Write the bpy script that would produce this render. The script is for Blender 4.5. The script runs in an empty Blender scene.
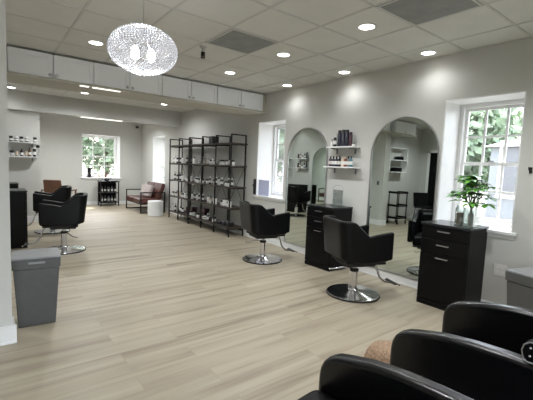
import bpy, bmesh, math, random
from mathutils import Vector, Matrix
random.seed(7)
S = bpy.context.scene
C = S.collection
PI = math.pi
EYE = 1.426

# ---------------------------------------------------------------- camera
cam_data = bpy.data.cameras.new('camera')
cam = bpy.data.objects.new('camera', cam_data); C.objects.link(cam)
YAW, PITCH, ROLL = 0.657116, 0.0902796, 0.0420531
fwd = Vector((math.sin(YAW)*math.cos(PITCH), math.cos(YAW)*math.cos(PITCH), -math.sin(PITCH)))
r0 = Vector((math.cos(YAW), -math.sin(YAW), 0)); u0 = r0.cross(fwd)
rt = math.cos(ROLL)*r0 + math.sin(ROLL)*u0
up = -math.sin(ROLL)*r0 + math.cos(ROLL)*u0
m = Matrix((rt, up, -fwd)).transposed().to_4x4(); m.translation = Vector((0, 0, EYE))
cam.matrix_world = m
cam_data.sensor_width = 36; cam_data.lens = 365.905/533*36
cam_data.clip_start = .02; cam_data.clip_end = 200
S.camera = cam

# ---------------------------------------------------------------- exposure, sky, sun
S.view_settings.view_transform = 'Standard'; S.view_settings.look = 'None'
S.view_settings.gamma = 1; S.view_settings.use_curve_mapping = False
S.view_settings.exposure = 0.2
SKY_STRENGTH = 1.7
SUN_STRENGTH = 18.0
LAMP_W = 13.0
w = bpy.data.worlds.new('sky'); S.world = w; w.use_nodes = True
nt = w.node_tree; bg = nt.nodes['Background']
sky = nt.nodes.new('ShaderNodeTexSky'); sky.sky_type = 'NISHITA'; sky.sun_disc = False
sky.sun_elevation = math.radians(50); sky.sun_rotation = math.radians(20); sky.dust_density = 2.5
hs = nt.nodes.new('ShaderNodeHueSaturation'); hs.inputs['Saturation'].default_value = .45
nt.links.new(sky.outputs[0], hs.inputs['Color']); nt.links.new(hs.outputs[0], bg.inputs[0]); bg.inputs[1].default_value = SKY_STRENGTH
sun = bpy.data.lights.new('sun', 'SUN'); sun.energy = SUN_STRENGTH; sun.angle = .01; sun.color = (1, .95, .86)
so = bpy.data.objects.new('sun', sun); C.objects.link(so)
so.rotation_euler = Vector((-.32, -.70, -1)).to_track_quat('-Z', 'Y').to_euler()

# ---------------------------------------------------------------- materials
def srgb(r, g, b):
    f = lambda c: (c/255/12.92) if c <= 10 else ((c/255+.055)/1.055)**2.4
    return (f(r), f(g), f(b), 1)
def mat(name, col, rough=.5, metal=0, spec=.5, bump=0, bscale=60, noise=0, nscale=8, trans=0, emit=0, alpha=None, coat=0, stretch=None):
    M = bpy.data.materials.new(name); M.use_nodes = True
    n = M.node_tree; b = n.nodes['Principled BSDF']
    b.inputs['Base Color'].default_value = col; b.inputs['Roughness'].default_value = rough
    b.inputs['Metallic'].default_value = metal; b.inputs['Specular IOR Level'].default_value = spec
    b.inputs['Transmission Weight'].default_value = trans; b.inputs['Coat Weight'].default_value = coat
    tc = n.nodes.new('ShaderNodeTexCoord'); src = tc.outputs['Object']
    if stretch:
        mp = n.nodes.new('ShaderNodeMapping'); mp.inputs['Scale'].default_value = stretch
        n.links.new(src, mp.inputs[0]); src = mp.outputs[0]
    if emit:
        b.inputs['Emission Color'].default_value = col; b.inputs['Emission Strength'].default_value = emit
    nz = n.nodes.new('ShaderNodeTexNoise'); nz.inputs['Scale'].default_value = nscale; nz.inputs['Detail'].default_value = 4
    n.links.new(src, nz.inputs['Vector'])
    mx = n.nodes.new('ShaderNodeMix'); mx.data_type = 'RGBA'; mx.blend_type = 'MULTIPLY'
    mx.inputs[0].default_value = 1
    rp = n.nodes.new('ShaderNodeMapRange'); rp.inputs[3].default_value = 1-noise; rp.inputs[4].default_value = 1+noise
    rp.inputs[1].default_value = .3; rp.inputs[2].default_value = .7
    n.links.new(nz.outputs[0], rp.inputs[0]); mx.inputs[6].default_value = col
    n.links.new(rp.outputs[0], mx.inputs[7]); n.links.new(mx.outputs[2], b.inputs['Base Color'])
    if bump:
        nb = n.nodes.new('ShaderNodeTexNoise'); nb.inputs['Scale'].default_value = bscale
        n.links.new(src, nb.inputs['Vector'])
        bp = n.nodes.new('ShaderNodeBump'); bp.inputs['Strength'].default_value = bump; bp.inputs['Distance'].default_value = .01
        n.links.new(nb.outputs[0], bp.inputs['Height']); n.links.new(bp.outputs[0], b.inputs['Normal'])
    return M
wall_m = mat('wall_paint', srgb(198, 198, 193), .75, bump=.05, bscale=200, noise=.01)
white_m = mat('white_trim', srgb(232, 233, 232), .4, noise=.01)
cab_m = mat('cabinet_white', srgb(241, 244, 247), .4, noise=.01)
soffit_m = mat('soffit_cream', srgb(184, 182, 170), .7, noise=.02)
tile_m = mat('ceiling_tile', srgb(214, 214, 209), .9, bump=.3, bscale=90, noise=.04, nscale=3)
tbar_m = mat('ceiling_bar', srgb(198, 198, 194), .5)
leather_m = mat('black_vinyl', srgb(10, 10, 12), .34, spec=.2, bump=.12, bscale=160, noise=.1)
arm_leather_m = mat('black_vinyl_shiny', srgb(8, 8, 10), .27, spec=.55, bump=.05, bscale=160, noise=.1)
leather_dull_m = mat('black_vinyl_dull', srgb(9, 9, 11), .45, spec=.15, bump=.12, bscale=160, noise=.1)
console_m = mat('black_wood', srgb(8, 8, 9), .42, spec=.18, noise=.15, nscale=20)
console_top_m = mat('black_gloss_top', srgb(34, 35, 38), .22, noise=.1)
chrome_m = mat('chrome', srgb(215, 215, 218), .12, 1)
steel_m = mat('brushed_steel', srgb(190, 190, 190), .3, 1)
rubber_m = mat('black_rubber', srgb(18, 18, 18), .6)
iron_m = mat('black_iron', srgb(24, 22, 21), .5, .3)
shelfwood_m = mat('dark_brown_wood', srgb(58, 48, 42), .55, noise=.3, nscale=12, stretch=(6, .6, 6))
brown_leather_m = mat('brown_leather', srgb(82, 44, 36), .4, noise=.2, bump=.1)
tan_m = mat('tan_leather', srgb(98, 66, 48), .45, noise=.2)
pillow_m = mat('pinkish_grey_fabric', srgb(176, 164, 160), .85, bump=.2)
jute_m = mat('woven_jute', srgb(158, 132, 108), .9, bump=.9, bscale=70, noise=.35, nscale=60)
white_plastic_m = mat('white_plastic', srgb(225, 224, 220), .4)
black_plastic_m = mat('black_plastic', srgb(22, 22, 25), .35)
grey_plastic_m = mat('grey_plastic', srgb(110, 112, 115), .4)
navy_m = mat('navy_plastic', srgb(26, 27, 44), .35)
plum_m = mat('plum_plastic', srgb(58, 28, 38), .35)
teal_m = mat('teal_plastic', srgb(58, 110, 122), .35)
cream_m = mat('cream_plastic', srgb(206, 190, 170), .45)
amber_m = mat('amber_plastic', srgb(110, 60, 28), .3)
leaf_m = mat('glossy_leaf', srgb(92, 150, 62), .35, noise=.5, nscale=9)
leaf2_m = mat('tree_leaf', srgb(134, 152, 124), .6, noise=.5, nscale=2)
bark_m = mat('bark', srgb(90, 74, 60), .9, noise=.3)
pebble_m = mat('pebbles', srgb(150, 130, 112), .7, noise=.4, nscale=50)
siding_m = mat('pale_siding', srgb(134, 139, 142), .8, noise=.05, stretch=(.1, .1, 30))
grass_m = mat('outdoor_pavement', srgb(112, 111, 108), .95, noise=.3)
roof_m = mat('grey_shingle', srgb(150, 150, 150), .9, noise=.3)
lamp_on_m = mat('lit_diffuser', (1, .97, .92, 1), .5, emit=9)
bulb_m = mat('lit_bulb', (1, .97, .93, 1), .5, emit=14)
glow_strip_m = mat('glowing_strip', (1, .97, .9, 1), .5, emit=1.1)  # weak emission for the bright strips added under cabinets and beam
vent_m = mat('vent_grey', srgb(138, 140, 139), .6, noise=.12, nscale=6)
lav_m = mat('lavender_board', srgb(196, 202, 232), .5)

def mirror_mat():
    M = bpy.data.materials.new('mirror_glass'); M.use_nodes = True
    b = M.node_tree.nodes['Principled BSDF']
    b.inputs['Base Color'].default_value = srgb(222, 231, 226); b.inputs['Metallic'].default_value = 1
    b.inputs['Roughness'].default_value = 0.0
    return M
mirror_m = mirror_mat()
def clear_mat(name, tint=(1, 1, 1, 1), gloss=.08):
    M = bpy.data.materials.new(name); M.use_nodes = True
    n = M.node_tree; n.nodes.remove(n.nodes['Principled BSDF'])
    a = n.nodes.new('ShaderNodeBsdfTransparent'); a.inputs[0].default_value = tint
    g = n.nodes.new('ShaderNodeBsdfGlossy'); g.inputs['Roughness'].default_value = .03
    lw = n.nodes.new('ShaderNodeLayerWeight'); lw.inputs[0].default_value = .35
    mu = n.nodes.new('ShaderNodeMath'); mu.operation = 'MULTIPLY_ADD'; mu.inputs[1].default_value = .5; mu.inputs[2].default_value = gloss
    x = n.nodes.new('ShaderNodeMixShader')
    n.links.new(lw.outputs['Fresnel'], mu.inputs[0]); n.links.new(mu.outputs[0], x.inputs[0])
    n.links.new(a.outputs[0], x.inputs[1]); n.links.new(g.outputs[0], x.inputs[2])
    n.links.new(x.outputs[0], n.nodes['Material Output'].inputs[0])
    return M
glass_m = clear_mat('window_glass', gloss=.02)
vase_m = clear_mat('clear_vase_glass', (.93, .97, .96, 1), .08)
crystal_m = clear_mat('crystal', (.95, .95, .97, 1), .25)

def floor_mat():
    M = bpy.data.materials.new('oak_plank_floor'); M.use_nodes = True
    n = M.node_tree; L = n.links; b = n.nodes['Principled BSDF']
    tc = n.nodes.new('ShaderNodeTexCoord')
    br = n.nodes.new('ShaderNodeTexBrick'); br.inputs['Scale'].default_value = 1
    br.inputs['Brick Width'].default_value = 1.22; br.inputs['Row Height'].default_value = .18
    br.inputs['Mortar Size'].default_value = .0011; br.inputs['Mortar Smooth'].default_value = .1
    br.inputs['Color1'].default_value = (0, 0, 0, 1); br.inputs['Color2'].default_value = (1, 1, 1, 1); br.inputs['Mortar'].default_value = (.5, .5, .5, 1)
    br.offset = .37; br.offset_frequency = 2
    L.new(tc.outputs['Object'], br.inputs['Vector'])
    # grain: noise stretched along the plank, shifted from plank to plank
    sc = n.nodes.new('ShaderNodeVectorMath'); sc.operation = 'MULTIPLY'; sc.inputs[1].default_value = (.45, 9, 1)
    L.new(tc.outputs['Object'], sc.inputs[0])
    sh = n.nodes.new('ShaderNodeVectorMath'); sh.operation = 'MULTIPLY_ADD'; sh.inputs[1].default_value = (1.5, .6, .35); 
    L.new(br.outputs['Color'], sh.inputs[0]); L.new(sc.outputs[0], sh.inputs[2])
    nz = n.nodes.new('ShaderNodeTexNoise'); nz.inputs['Scale'].default_value = 1.0; nz.inputs['Detail'].default_value = 5; nz.inputs['Roughness'].default_value = .55
    L.new(sh.outputs[0], nz.inputs['Vector'])
    cr = n.nodes.new('ShaderNodeValToRGB'); e = cr.color_ramp.elements
    e[0].position = .25; e[0].color = srgb(116, 103, 87); e[1].position = .68; e[1].color = srgb(178, 169, 150)
    k = e.new(.45); k.color = srgb(163, 153, 133)
    L.new(nz.outputs[0], cr.inputs[0])
    mr = n.nodes.new('ShaderNodeMapRange'); mr.inputs[3].default_value = .96; mr.inputs[4].default_value = 1.03
    L.new(br.outputs['Color'], mr.inputs[0])
    mx = n.nodes.new('ShaderNodeMix'); mx.data_type = 'RGBA'; mx.blend_type = 'MULTIPLY'; mx.inputs[0].default_value = 1
    L.new(cr.outputs[0], mx.inputs[6]); L.new(mr.outputs[0], mx.inputs[7])
    # knots
    kn = n.nodes.new('ShaderNodeTexVoronoi'); kn.inputs['Scale'].default_value = 1.6
    ks = n.nodes.new('ShaderNodeVectorMath'); ks.operation = 'MULTIPLY'; ks.inputs[1].default_value = (.6, 1.5, 1)
    L.new(tc.outputs['Object'], ks.inputs[0]); L.new(ks.outputs[0], kn.inputs['Vector'])
    kr = n.nodes.new('ShaderNodeMapRange'); kr.inputs[1].default_value = .01; kr.inputs[2].default_value = .06; kr.inputs[3].default_value = .72; kr.inputs[4].default_value = 1
    L.new(kn.outputs['Distance'], kr.inputs[0])
    m2 = n.nodes.new('ShaderNodeMix'); m2.data_type = 'RGBA'; m2.blend_type = 'MULTIPLY'; m2.inputs[0].default_value = 1
    L.new(mx.outputs[2], m2.inputs[6]); L.new(kr.outputs[0], m2.inputs[7])
    m3 = n.nodes.new('ShaderNodeMix'); m3.data_type = 'RGBA'; m3.inputs[7].default_value = srgb(138, 123, 105)
    L.new(br.outputs['Fac'], m3.inputs[0]); L.new(m2.outputs[2], m3.inputs[6])
    L.new(m3.outputs[2], b.inputs['Base Color'])
    b.inputs['Roughness'].default_value = .42; b.inputs['Specular IOR Level'].default_value = .45
    return M
floor_m = floor_mat()

trash_m = mat('grey_hammered_metal', srgb(92, 93, 93), .42, .5, bump=.15, bscale=60, noise=.05, nscale=30)
lid_m = mat('light_grey_lid', srgb(142, 144, 146), .35, .1)

# ---------------------------------------------------------------- helpers
def bx(bm, x0, x1, y0, y1, z0, z1, M=None):
    vs = [bm.verts.new((x, y, z)) for x in (x0, x1) for y in (y0, y1) for z in (z0, z1)]
    for f in ((0, 1, 3, 2), (4, 6, 7, 5), (0, 4, 5, 1), (2, 3, 7, 6), (0, 2, 6, 4), (1, 5, 7, 3)):
        bm.faces.new([vs[i] for i in f])
    if M: bmesh.ops.transform(bm, matrix=M, verts=vs)
    return vs
def lathe(bm, prof, c=(0, 0, 0), n=24, M=None):
    rings = []; allv = []
    for r, z in prof:
        if r < 1e-5: v = bm.verts.new((c[0], c[1], c[2]+z)); rings.append([v]*n); allv.append(v)
        else:
            rg = [bm.verts.new((c[0]+r*math.cos(2*PI*k/n), c[1]+r*math.sin(2*PI*k/n), c[2]+z)) for k in range(n)]
            rings.append(rg); allv += rg
    for a, b in zip(rings, rings[1:]):
        for k in range(n):
            q = [a[k], a[(k+1) % n], b[(k+1) % n], b[k]]
            u = []
            for v in q:
                if v not in u: u.append(v)
            if len(u) > 2: bm.faces.new(u)
    for rg, rev in ((rings[0], True), (rings[-1], False)):
        if rg[0] is not rg[1]: bm.faces.new(rg[::-1] if rev else rg)
    if M: bmesh.ops.transform(bm, matrix=M, verts=allv)
    return allv
def tube(bm, pts, r, n=10):
    pts = [Vector(p) for p in pts]; rings = []
    for i, p in enumerate(pts):
        t = (pts[min(i+1, len(pts)-1)]-pts[max(i-1, 0)]).normalized()
        a = t.orthogonal().normalized() if i == 0 else (a - t*a.dot(t)).normalized()
        b = t.cross(a)
        rings.append([bm.verts.new(p+r*(math.cos(2*PI*k/n)*a+math.sin(2*PI*k/n)*b)) for k in range(n)])
    for a_, b_ in zip(rings, rings[1:]):
        for k in range(n): bm.faces.new((a_[k], a_[(k+1) % n], b_[(k+1) % n], b_[k]))
    bm.faces.new(rings[0][::-1]); bm.faces.new(rings[-1])
def curve(pts, n=6):
    P = [Vector(p) for p in pts]; out = []
    for i in range(len(P)-1):
        a, b, c, d = P[max(i-1, 0)], P[i], P[i+1], P[min(i+2, len(P)-1)]
        for k in range(n):
            t = k/n
            out.append(.5*((2*b)+(c-a)*t+(2*a-5*b+4*c-d)*t*t+(3*b-a-3*c+d)*t**3))
    return out+[P[-1]]
def prism(bm, prof, y0, y1, axis='y'):
    f = (lambda p, q: (p[0], q, p[1])) if axis == 'y' else (lambda p, q: (q, p[0], p[1]))
    a = [bm.verts.new(f(p, y0)) for p in prof]; b = [bm.verts.new(f(p, y1)) for p in prof]
    n = len(prof)
    for i in range(n): bm.faces.new((a[i], a[(i+1) % n], b[(i+1) % n], b[i]))
    bm.faces.new(a[::-1]); bm.faces.new(b)
def obj(name, bm, material, parent=None, bevel=0, smooth=False, loc=None, rotz=0, seg=2):
    bmesh.ops.recalc_face_normals(bm, faces=bm.faces)
    me = bpy.data.meshes.new(name); bm.to_mesh(me); bm.free()
    me.materials.append(material)
    if smooth or bevel:
        me.shade_smooth()
        if not bevel: me.set_sharp_from_angle(angle=math.radians(40))
    o = bpy.data.objects.new(name, me); C.objects.link(o)
    if bevel:
        md = o.modifiers.new('bevel', 'BEVEL'); md.width = bevel; md.segments = seg; md.limit_method = 'ANGLE'; md.angle_limit = .6; md.harden_normals = True
    if parent: o.parent = parent
    if loc is not None: o.location = loc
    o.rotation_euler.z = rotz
    return o
def tag(o, label=None, cat=None, group=None, kind=None):
    if label: o['label'] = label
    if cat: o['category'] = cat
    if group: o['group'] = group
    if kind: o['kind'] = kind
    return o
def thing(name, label, cat, loc=(0, 0, 0), rotz=0, group=None):
    o = bpy.data.objects.new(name, None); C.objects.link(o); o.empty_display_size = .1
    o.location = loc; o.rotation_euler.z = rotz
    return tag(o, label, cat, group)
def copy_tree(o, parent=None):
    c = o.copy(); C.objects.link(c)
    if parent: c.parent = parent
    for ch in list(o.children): copy_tree(ch, c)
    return c
def B(): return bmesh.new()
def struct(name, bm, m, parent=None, label=None, bevel=0):
    o = obj(name, bm, m, parent, bevel=bevel)
    if not parent: o['kind'] = 'structure'
    if label: o['label'] = label
    return o
ORD = ['first', 'second', 'third', 'fourth', 'fifth', 'sixth', 'seventh', 'eighth', 'ninth', 'tenth']

# ---------------------------------------------------------------- room shell
WX = 4.22; H = 2.785; T = .5; YB = 12.5
XL = -3.0; YF = -3.0
b = B(); bx(b, XL-.2, WX+T, YF-.2, YB+.45, -.12, 0); struct('floor', b, floor_m, label='pale oak plank floor')
b = B(); bx(b, XL-.2, WX+T, YF-.2, YB+.45, H, H+.15); struct('ceiling', b, tile_m, label='grey tiled drop ceiling')
# ceiling grid
b = B()
xs = [0.139+.61*i for i in range(-5, 7)]
ys = [3.826-.61*j for j in range(-14, 12)]
for x in xs: bx(b, x-.012, x+.012, YF, YB, H-.005, H+.002)
for y in ys: bx(b, XL, WX, y-.012, y+.012, H-.005, H+.002)
bx(b, WX-.02, WX, YF, YB, H-.006, H+.002)
struct('trim_1', b, tbar_m, label='metal grid bars of the drop ceiling')

def wall_open(name, axis, p0, p1, a0, a1, openings, mtl, label):
    """wall slab between p0..p1 across, a0..a1 along; openings (s, e, z0, z1)"""
    b = B(); cur = a0
    def put(s, e, z0, z1):
        if axis == 'x': bx(b, p0, p1, s, e, z0, z1)
        else: bx(b, s, e, p0, p1, z0, z1)
    for s, e, z0, z1 in sorted(openings):
        put(cur, s, 0, H); put(s, e, 0, z0); put(s, e, z1, H); cur = e
    put(cur, a1, 0, H)
    return struct(name, b, mtl, label=label)
W1 = (1.38, 2.175, .865, 2.275); W2 = (5.0, 5.82, .865, 2.275); W3 = (10.45, 11.45, .82, 2.22)
W4 = (2.38, 3.52, .86, 2.21)
W5 = (-2.2, -1.0, .865, 2.275)
wall_open('wall_right', 'x', WX, WX+T, YF, YB+.45, [W1, W2, W3, W5], wall_m, 'long greige wall with arched mirrors and deep windows')
wall_open('wall_back', 'y', YB, YB+.45, .77, WX, [W4], wall_m, 'end wall of the waiting area with a window')
b = B(); bx(b, .77, .97, 9.6, YB, 0, H); struct('wall_side', b, wall_m, label='wall beside the tan chair in the waiting area')
b = B(); bx(b, XL-.2, XL, YF-.2, 3.3, 0, H); struct('wall_left', b, wall_m)
W6 = (-2.7, 1.1, .35, 2.6)
wall_open('wall_front', 'y', YF-.2, YF, XL, WX, [W6], wall_m, 'street side wall with a shop window')
b = B(); bx(b, XL-.2, .14, 3.3, 3.48, 0, H); struct('wall_partition', b, wall_m, label='near partition wall end beside the grey bin')
# left station wall, pier, beam, nook
b = B(); bx(b, -.15, .08, 6.2, 9.35, 0, H); bx(b, -.15, .08, 5.8, 6.2, 0, 2.42); struct('wall_station', b, wall_m, label='wall behind the far black chairs')
b = B(); bx(b, -.15, .97, 9.45, 9.6, 0, 2.398); struct('wall_pier', b, wall_m, label='short grey wall that carries the bottle shelves')
b = B(); bx(b, -.15, WX, 9.35, 9.6, 2.4, H); struct('trim_2', b, wall_m, label='dropped ceiling beam at the waiting area')
b = B(); bx(b, -2.4, -.15, 6.2, 6.4, 0, H); struct('wall_nook', b, wall_m)
b = B(); bx(b, -2.6, -2.4, 3.48, 6.4, 0, H); struct('wall_nook_side', b, wall_m)

def baseboard(name, x0, y0, x1, y1, n, top=.105):
    """n: unit normal into room"""
    b = B(); t = .018
    dx, dy = n[0]*t, n[1]*t
    bx(b, min(x0, x1, x0+dx), max(x0, x1, x0+dx), min(y0, y1, y0+dy), max(y0, y1, y0+dy), 0, top)
    dx, dy = n[0]*.026, n[1]*.026
    bx(b, min(x0, x1, x0+dx), max(x0, x1, x0+dx), min(y0, y1, y0+dy), max(y0, y1, y0+dy), 0, .02)
    struct(name, b, white_m, bevel=.003)
baseboard('baseboard_right', WX, YF, WX, YB, (-1, 0))
baseboard('baseboard_back', .97, YB, WX, YB, (0, -1))
baseboard('baseboard_partition', XL, 3.3, .166, 3.3, (0, -1), .14)
baseboard('baseboard_partition_end', .14, 3.3, .14, 3.48, (1, 0), .14)
baseboard('baseboard_station', .08, 5.8, .08, 9.35, (1, 0), .14)
baseboard('baseboard_station_end', -.15, 5.8, .08, 5.8, (0, -1), .14)
baseboard('baseboard_pier', .08, 9.45, .97, 9.45, (0, -1), .14)
baseboard('baseboard_nook', -2.4, 6.2, -.15, 6.2, (0, -1))

# ---------------------------------------------------------------- windows
def window(name, axis, wall, sgn, op, cols, rows, label, depth=.40, casing=True):
    """axis x: wall plane x=wall, glass at wall+depth"""
    s, e, z0, z1 = op
    root = bpy.data.objects.new(name, None); C.objects.link(root); root['kind'] = 'structure'; root['label'] = label
    def q(b, a0, a1, p0, p1, zz0, zz1):
        if axis == 'x': bx(b, wall+p0, wall+p1, a0, a1, zz0, zz1)
        else: bx(b, a0, a1, wall+p0, wall+p1, zz0, zz1)
    t = .012
    b = B()
    q(b, s, s+t, .001, depth+.1, z0, z1); q(b, e-t, e, .001, depth+.1, z0, z1); q(b, s+t, e-t, .001, depth+.1, z1-t, z1)
    obj('reveal', b, white_m, root)
    b = B(); q(b, s-.05, e+.05, -.045, depth-.02, z0-.028, z0+.004)
    obj('window_sill', b, white_m, root, bevel=.006)
    if casing:
        b = B(); q(b, s-.02, e+.02, -.012, -.001, z0-.07, z0-.028); obj('apron', b, white_m, root)
    f = .045; i0, i1, k0, k1 = s+t, e-t, z0+.004, z1-t
    b = B()
    for a in ((i0, i0+f, k0, k1), (i1-f, i1, k0, k1), (i0+f, i1-f, k0, k0+f), (i0+f, i1-f, k1-f, k1)):
        q(b, a[0], a[1], depth-.03, depth+.06, a[2], a[3])
    obj('window_frame', b, white_m, root, bevel=.004)
    zm = (k0+k1)/2
    for lo, hi, off in ((k0+f, zm+.02, 0.0), (zm-.02, k1-f, .025)):
        b = B(); a0, a1 = i0+f, i1-f; g = .032
        q(b, a0, a0+g, depth+off, depth+off+.03, lo, hi); q(b, a1-g, a1, depth+off, depth+off+.03, lo, hi)
        q(b, a0+g, a1-g, depth+off, depth+off+.03, lo, lo+g); q(b, a0+g, a1-g, depth+off, depth+off+.03, hi-g, hi)
        for c in range(1, cols):
            x = a0+(a1-a0)*c/cols; q(b, x-.013, x+.013, depth+off+.006, depth+off+.024, lo+g, hi-g)
        for r in range(1, rows):
            z = lo+(hi-lo)*r/rows; q(b, a0+g, a1-g, depth+off+.007, depth+off+.023, z-.012, z+.012)
        sash = obj('sash', b, white_m, root)
        b = B(); q(b, a0+g, a1-g, depth+off+.013, depth+off+.017, lo+g, hi-g); obj('pane', b, glass_m, sash)
    b = B(); q(b, (i0+i1)/2-.03, (i0+i1)/2+.03, depth-.018, depth-.001, zm+.02, zm+.035); obj('latch', b, steel_m, root)
window('window_1', 'x', WX, 1, W1, 3, 2, 'deep white window behind the leafy plant', depth=.37)
window('window_2', 'x', WX, 1, W2, 3, 2, 'deep white window between the rack and the far arched mirror')
window('window_3', 'x', WX, 1, W3, 3, 2, 'window behind the brown settee')
window('window_4', 'y', YB, 1, W4, 3, 2, 'bright window at the end of the waiting area', depth=.36)
window('window_5', 'x', WX, 1, W5, 3, 2, 'deep white window beyond the front armchairs')

for nm, (s_, e_, z0_, z1_) in (('window_6', W6),):
    root = bpy.data.objects.new(nm, None); C.objects.link(root); root['kind'] = 'structure'; root['label'] = 'large shop window at the front of the salon'
    b = B(); bx(b, s_, e_, YF-.12, YF-.06, z0_, z0_+.05); bx(b, s_, e_, YF-.12, YF-.06, z1_-.05, z1_); bx(b, s_, s_+.05, YF-.12, YF-.06, z0_+.05, z1_-.05); bx(b, e_-.05, e_, YF-.12, YF-.06, z0_+.05, z1_-.05)
    bx(b, (s_+e_)/2-.025, (s_+e_)/2+.025, YF-.12, YF-.06, z0_+.05, z1_-.05)
    obj('window_frame', b, white_m, root)
    b = B(); bx(b, s_+.05, e_-.05, YF-.092, YF-.088, z0_+.05, z1_-.05); obj('pane', b, glass_m, root)
# door in nook (seen in the near mirror)
b = B(); bx(b, -2.4, -2.37, 5.0, 5.08, 0, 2.14); bx(b, -2.4, -2.37, 5.9, 5.98, 0, 2.14); bx(b, -2.4, -2.37, 5.0, 5.98, 2.06, 2.14)
d = struct('door_1', b, white_m, label='dark door in a white frame seen in the near mirror')
b = B(); bx(b, -2.4, -2.385, 5.08, 5.9, 0.005, 2.06); obj('door_leaf', b, console_m, d)
b = B(); lathe(b, [(0, 0), (.025, 0), (.025, .05), (0, .05)], M=Matrix.Translation((-2.385, 5.15, 1.0)) @ Matrix.Rotation(PI/2, 4, 'Y')); obj('door_handle', b, steel_m, d, smooth=True)

# ---------------------------------------------------------------- upper cabinets
b = B(); bx(b, -1.0, WX-.002, 5.58, 6.2, 2.425, 2.455); bx(b, 4.13, WX-.002, 5.60, 5.62, 2.455, 2.76)
o = struct('trim_3', b, soffit_m, label='cream base board under the row of upper cabinets')
DW = .4865; X0 = .245
def cabinet(x0, ndoor, label):
    t = thing('upper_cabinet', label, 'cabinet', (x0, 5.59, 2.456), 0, 'white upper cabinets across the ceiling')
    wd = DW*ndoor
    b = B(); bx(b, 0.001, wd-.001, .04, .6, 0, .305); obj('body', b, cab_m, t)
    for k in range(ndoor):
        a, c = k*DW+.007, (k+1)*DW-.007
        b = B(); bx(b, a, c, 0.008, .019, .004, .30)
        fr = .052
        bx(b, a, a+fr, 0, .008, .004, .30); bx(b, c-fr, c, 0, .008, .004, .30)
        bx(b, a+fr, c-fr, 0, .008, .004, .004+fr); bx(b, a+fr, c-fr, 0, .008, .30-fr, .30)
        dr = obj('door', b, cab_m, t, bevel=.0015)
        kx = (c-.03) if k == 0 else (a+.03)
        if ndoor == 1: kx = a+.03
        b = B(); lathe(b, [(0, -.032), (.016, -.030), (.021, -.022), (.010, -.014), (.008, 0), (0, 0)], M=Matrix.Translation((kx, 0, .035)) @ Matrix.Rotation(-PI/2, 4, 'X'), n=12)
        for v in b.verts: pass
        obj('knob', b, steel_m, dr, smooth=True)
    return t
cabinet(X0-DW*2.5, 1, 'single narrow white upper cabinet over the nook, seen in the near mirror')
cabinet(X0-DW*1.5, 1, 'white upper cabinet door above the far station wall end')
labs = ['white two-door upper cabinet nearest the partition wall', 'white two-door upper cabinet behind the crystal pendant',
        'white two-door upper cabinet between the pendant and the end cabinet', 'white two-door upper cabinet ending against the long mirror wall']
for k in range(4): cabinet(X0+DW*2*k, 2, labs[k])
for x0, x1, lab in ((1.05, 1.16, 'short white glowing strip added under the upper cabinets'), (1.21, 1.58, 'long white glowing strip added under the upper cabinets')):
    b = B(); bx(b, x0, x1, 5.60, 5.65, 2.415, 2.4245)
    tag(obj('cabinet_glow_strip', b, glow_strip_m), lab, 'glowing strip')  # glowing bars added for bright strips on the underside, no known fixture
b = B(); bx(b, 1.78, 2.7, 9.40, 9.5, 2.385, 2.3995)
tag(obj('beam_glow_strip', b, glow_strip_m), 'slim glowing strip added under the ceiling beam at the waiting area', 'glowing strip')  # glowing slab added for a bright streak along the beam, not a known lamp

# ---------------------------------------------------------------- ceiling fixtures
def downlight(x, y, label, power=1, cone=155):
    t = thing('ceiling_light', label, 'ceiling light', (x, y, H), 0, 'recessed ceiling lights')
    b = B(); lathe(b, [(.083, -.001), (.085, -.008), (.072, -.010), (.070, -.004)], n=32)
    obj('trim_ring', b, white_m, t, smooth=True)
    b = B(); lathe(b, [(0, -.001), (.071, -.001), (.071, -.006), (0, -.006)], n=32); obj('diffuser', b, lamp_on_m, t)
    l = bpy.data.lights.new('downlight', 'SPOT'); l.energy = LAMP_W*4*power; l.spot_size = math.radians(cone); l.spot_blend = .9; l.shadow_soft_size = .06
    l.color = (.965, .98, 1)
    lo = bpy.data.objects.new('downlight', l); C.objects.link(lo); lo.parent = t; lo.location = (0, 0, -.09)
row = {2.305: 'the plant', 3.525: 'the wall shelves', 4.745: 'the far arched mirror'}
for y, nm in row.items():
    downlight(3.99, y, 'recessed ceiling light close to the wall above %s' % nm, .14, 165)
    downlight(2.885, y, 'recessed ceiling light one row out from the wall, level with %s' % nm, 1.25)
downlight(1.055, 4.745, 'recessed ceiling light beside the crystal pendant')
downlight(.44, 9.0, 'recessed ceiling light above the far bottle shelves', .12, 165)
downlight(1.66, 8.4, 'recessed ceiling light seen below the middle of the cabinets', 2.4, 172)
downlight(3.35, 8.4, 'recessed ceiling light above the far end of the rack', 1.1, 174)
for x, y, nm in ((2.9, 1.08, 'over the front armchairs'), (1.055, 1.08, 'over the camera side of the pendant'), (2.885, -1.2, 'behind the front armchairs'), (.4, -1.2, 'at the front of the room'), (1.6, 11.0, 'over the waiting area near the tan chair'), (3.3, 11.0, 'over the settee'), (-1.2, 5.0, 'inside the nook')):
    downlight(x, y, 'recessed ceiling light %s' % nm, 1.8 if x < 0 else (2.0 if y > 10 else 1.2))

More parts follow.
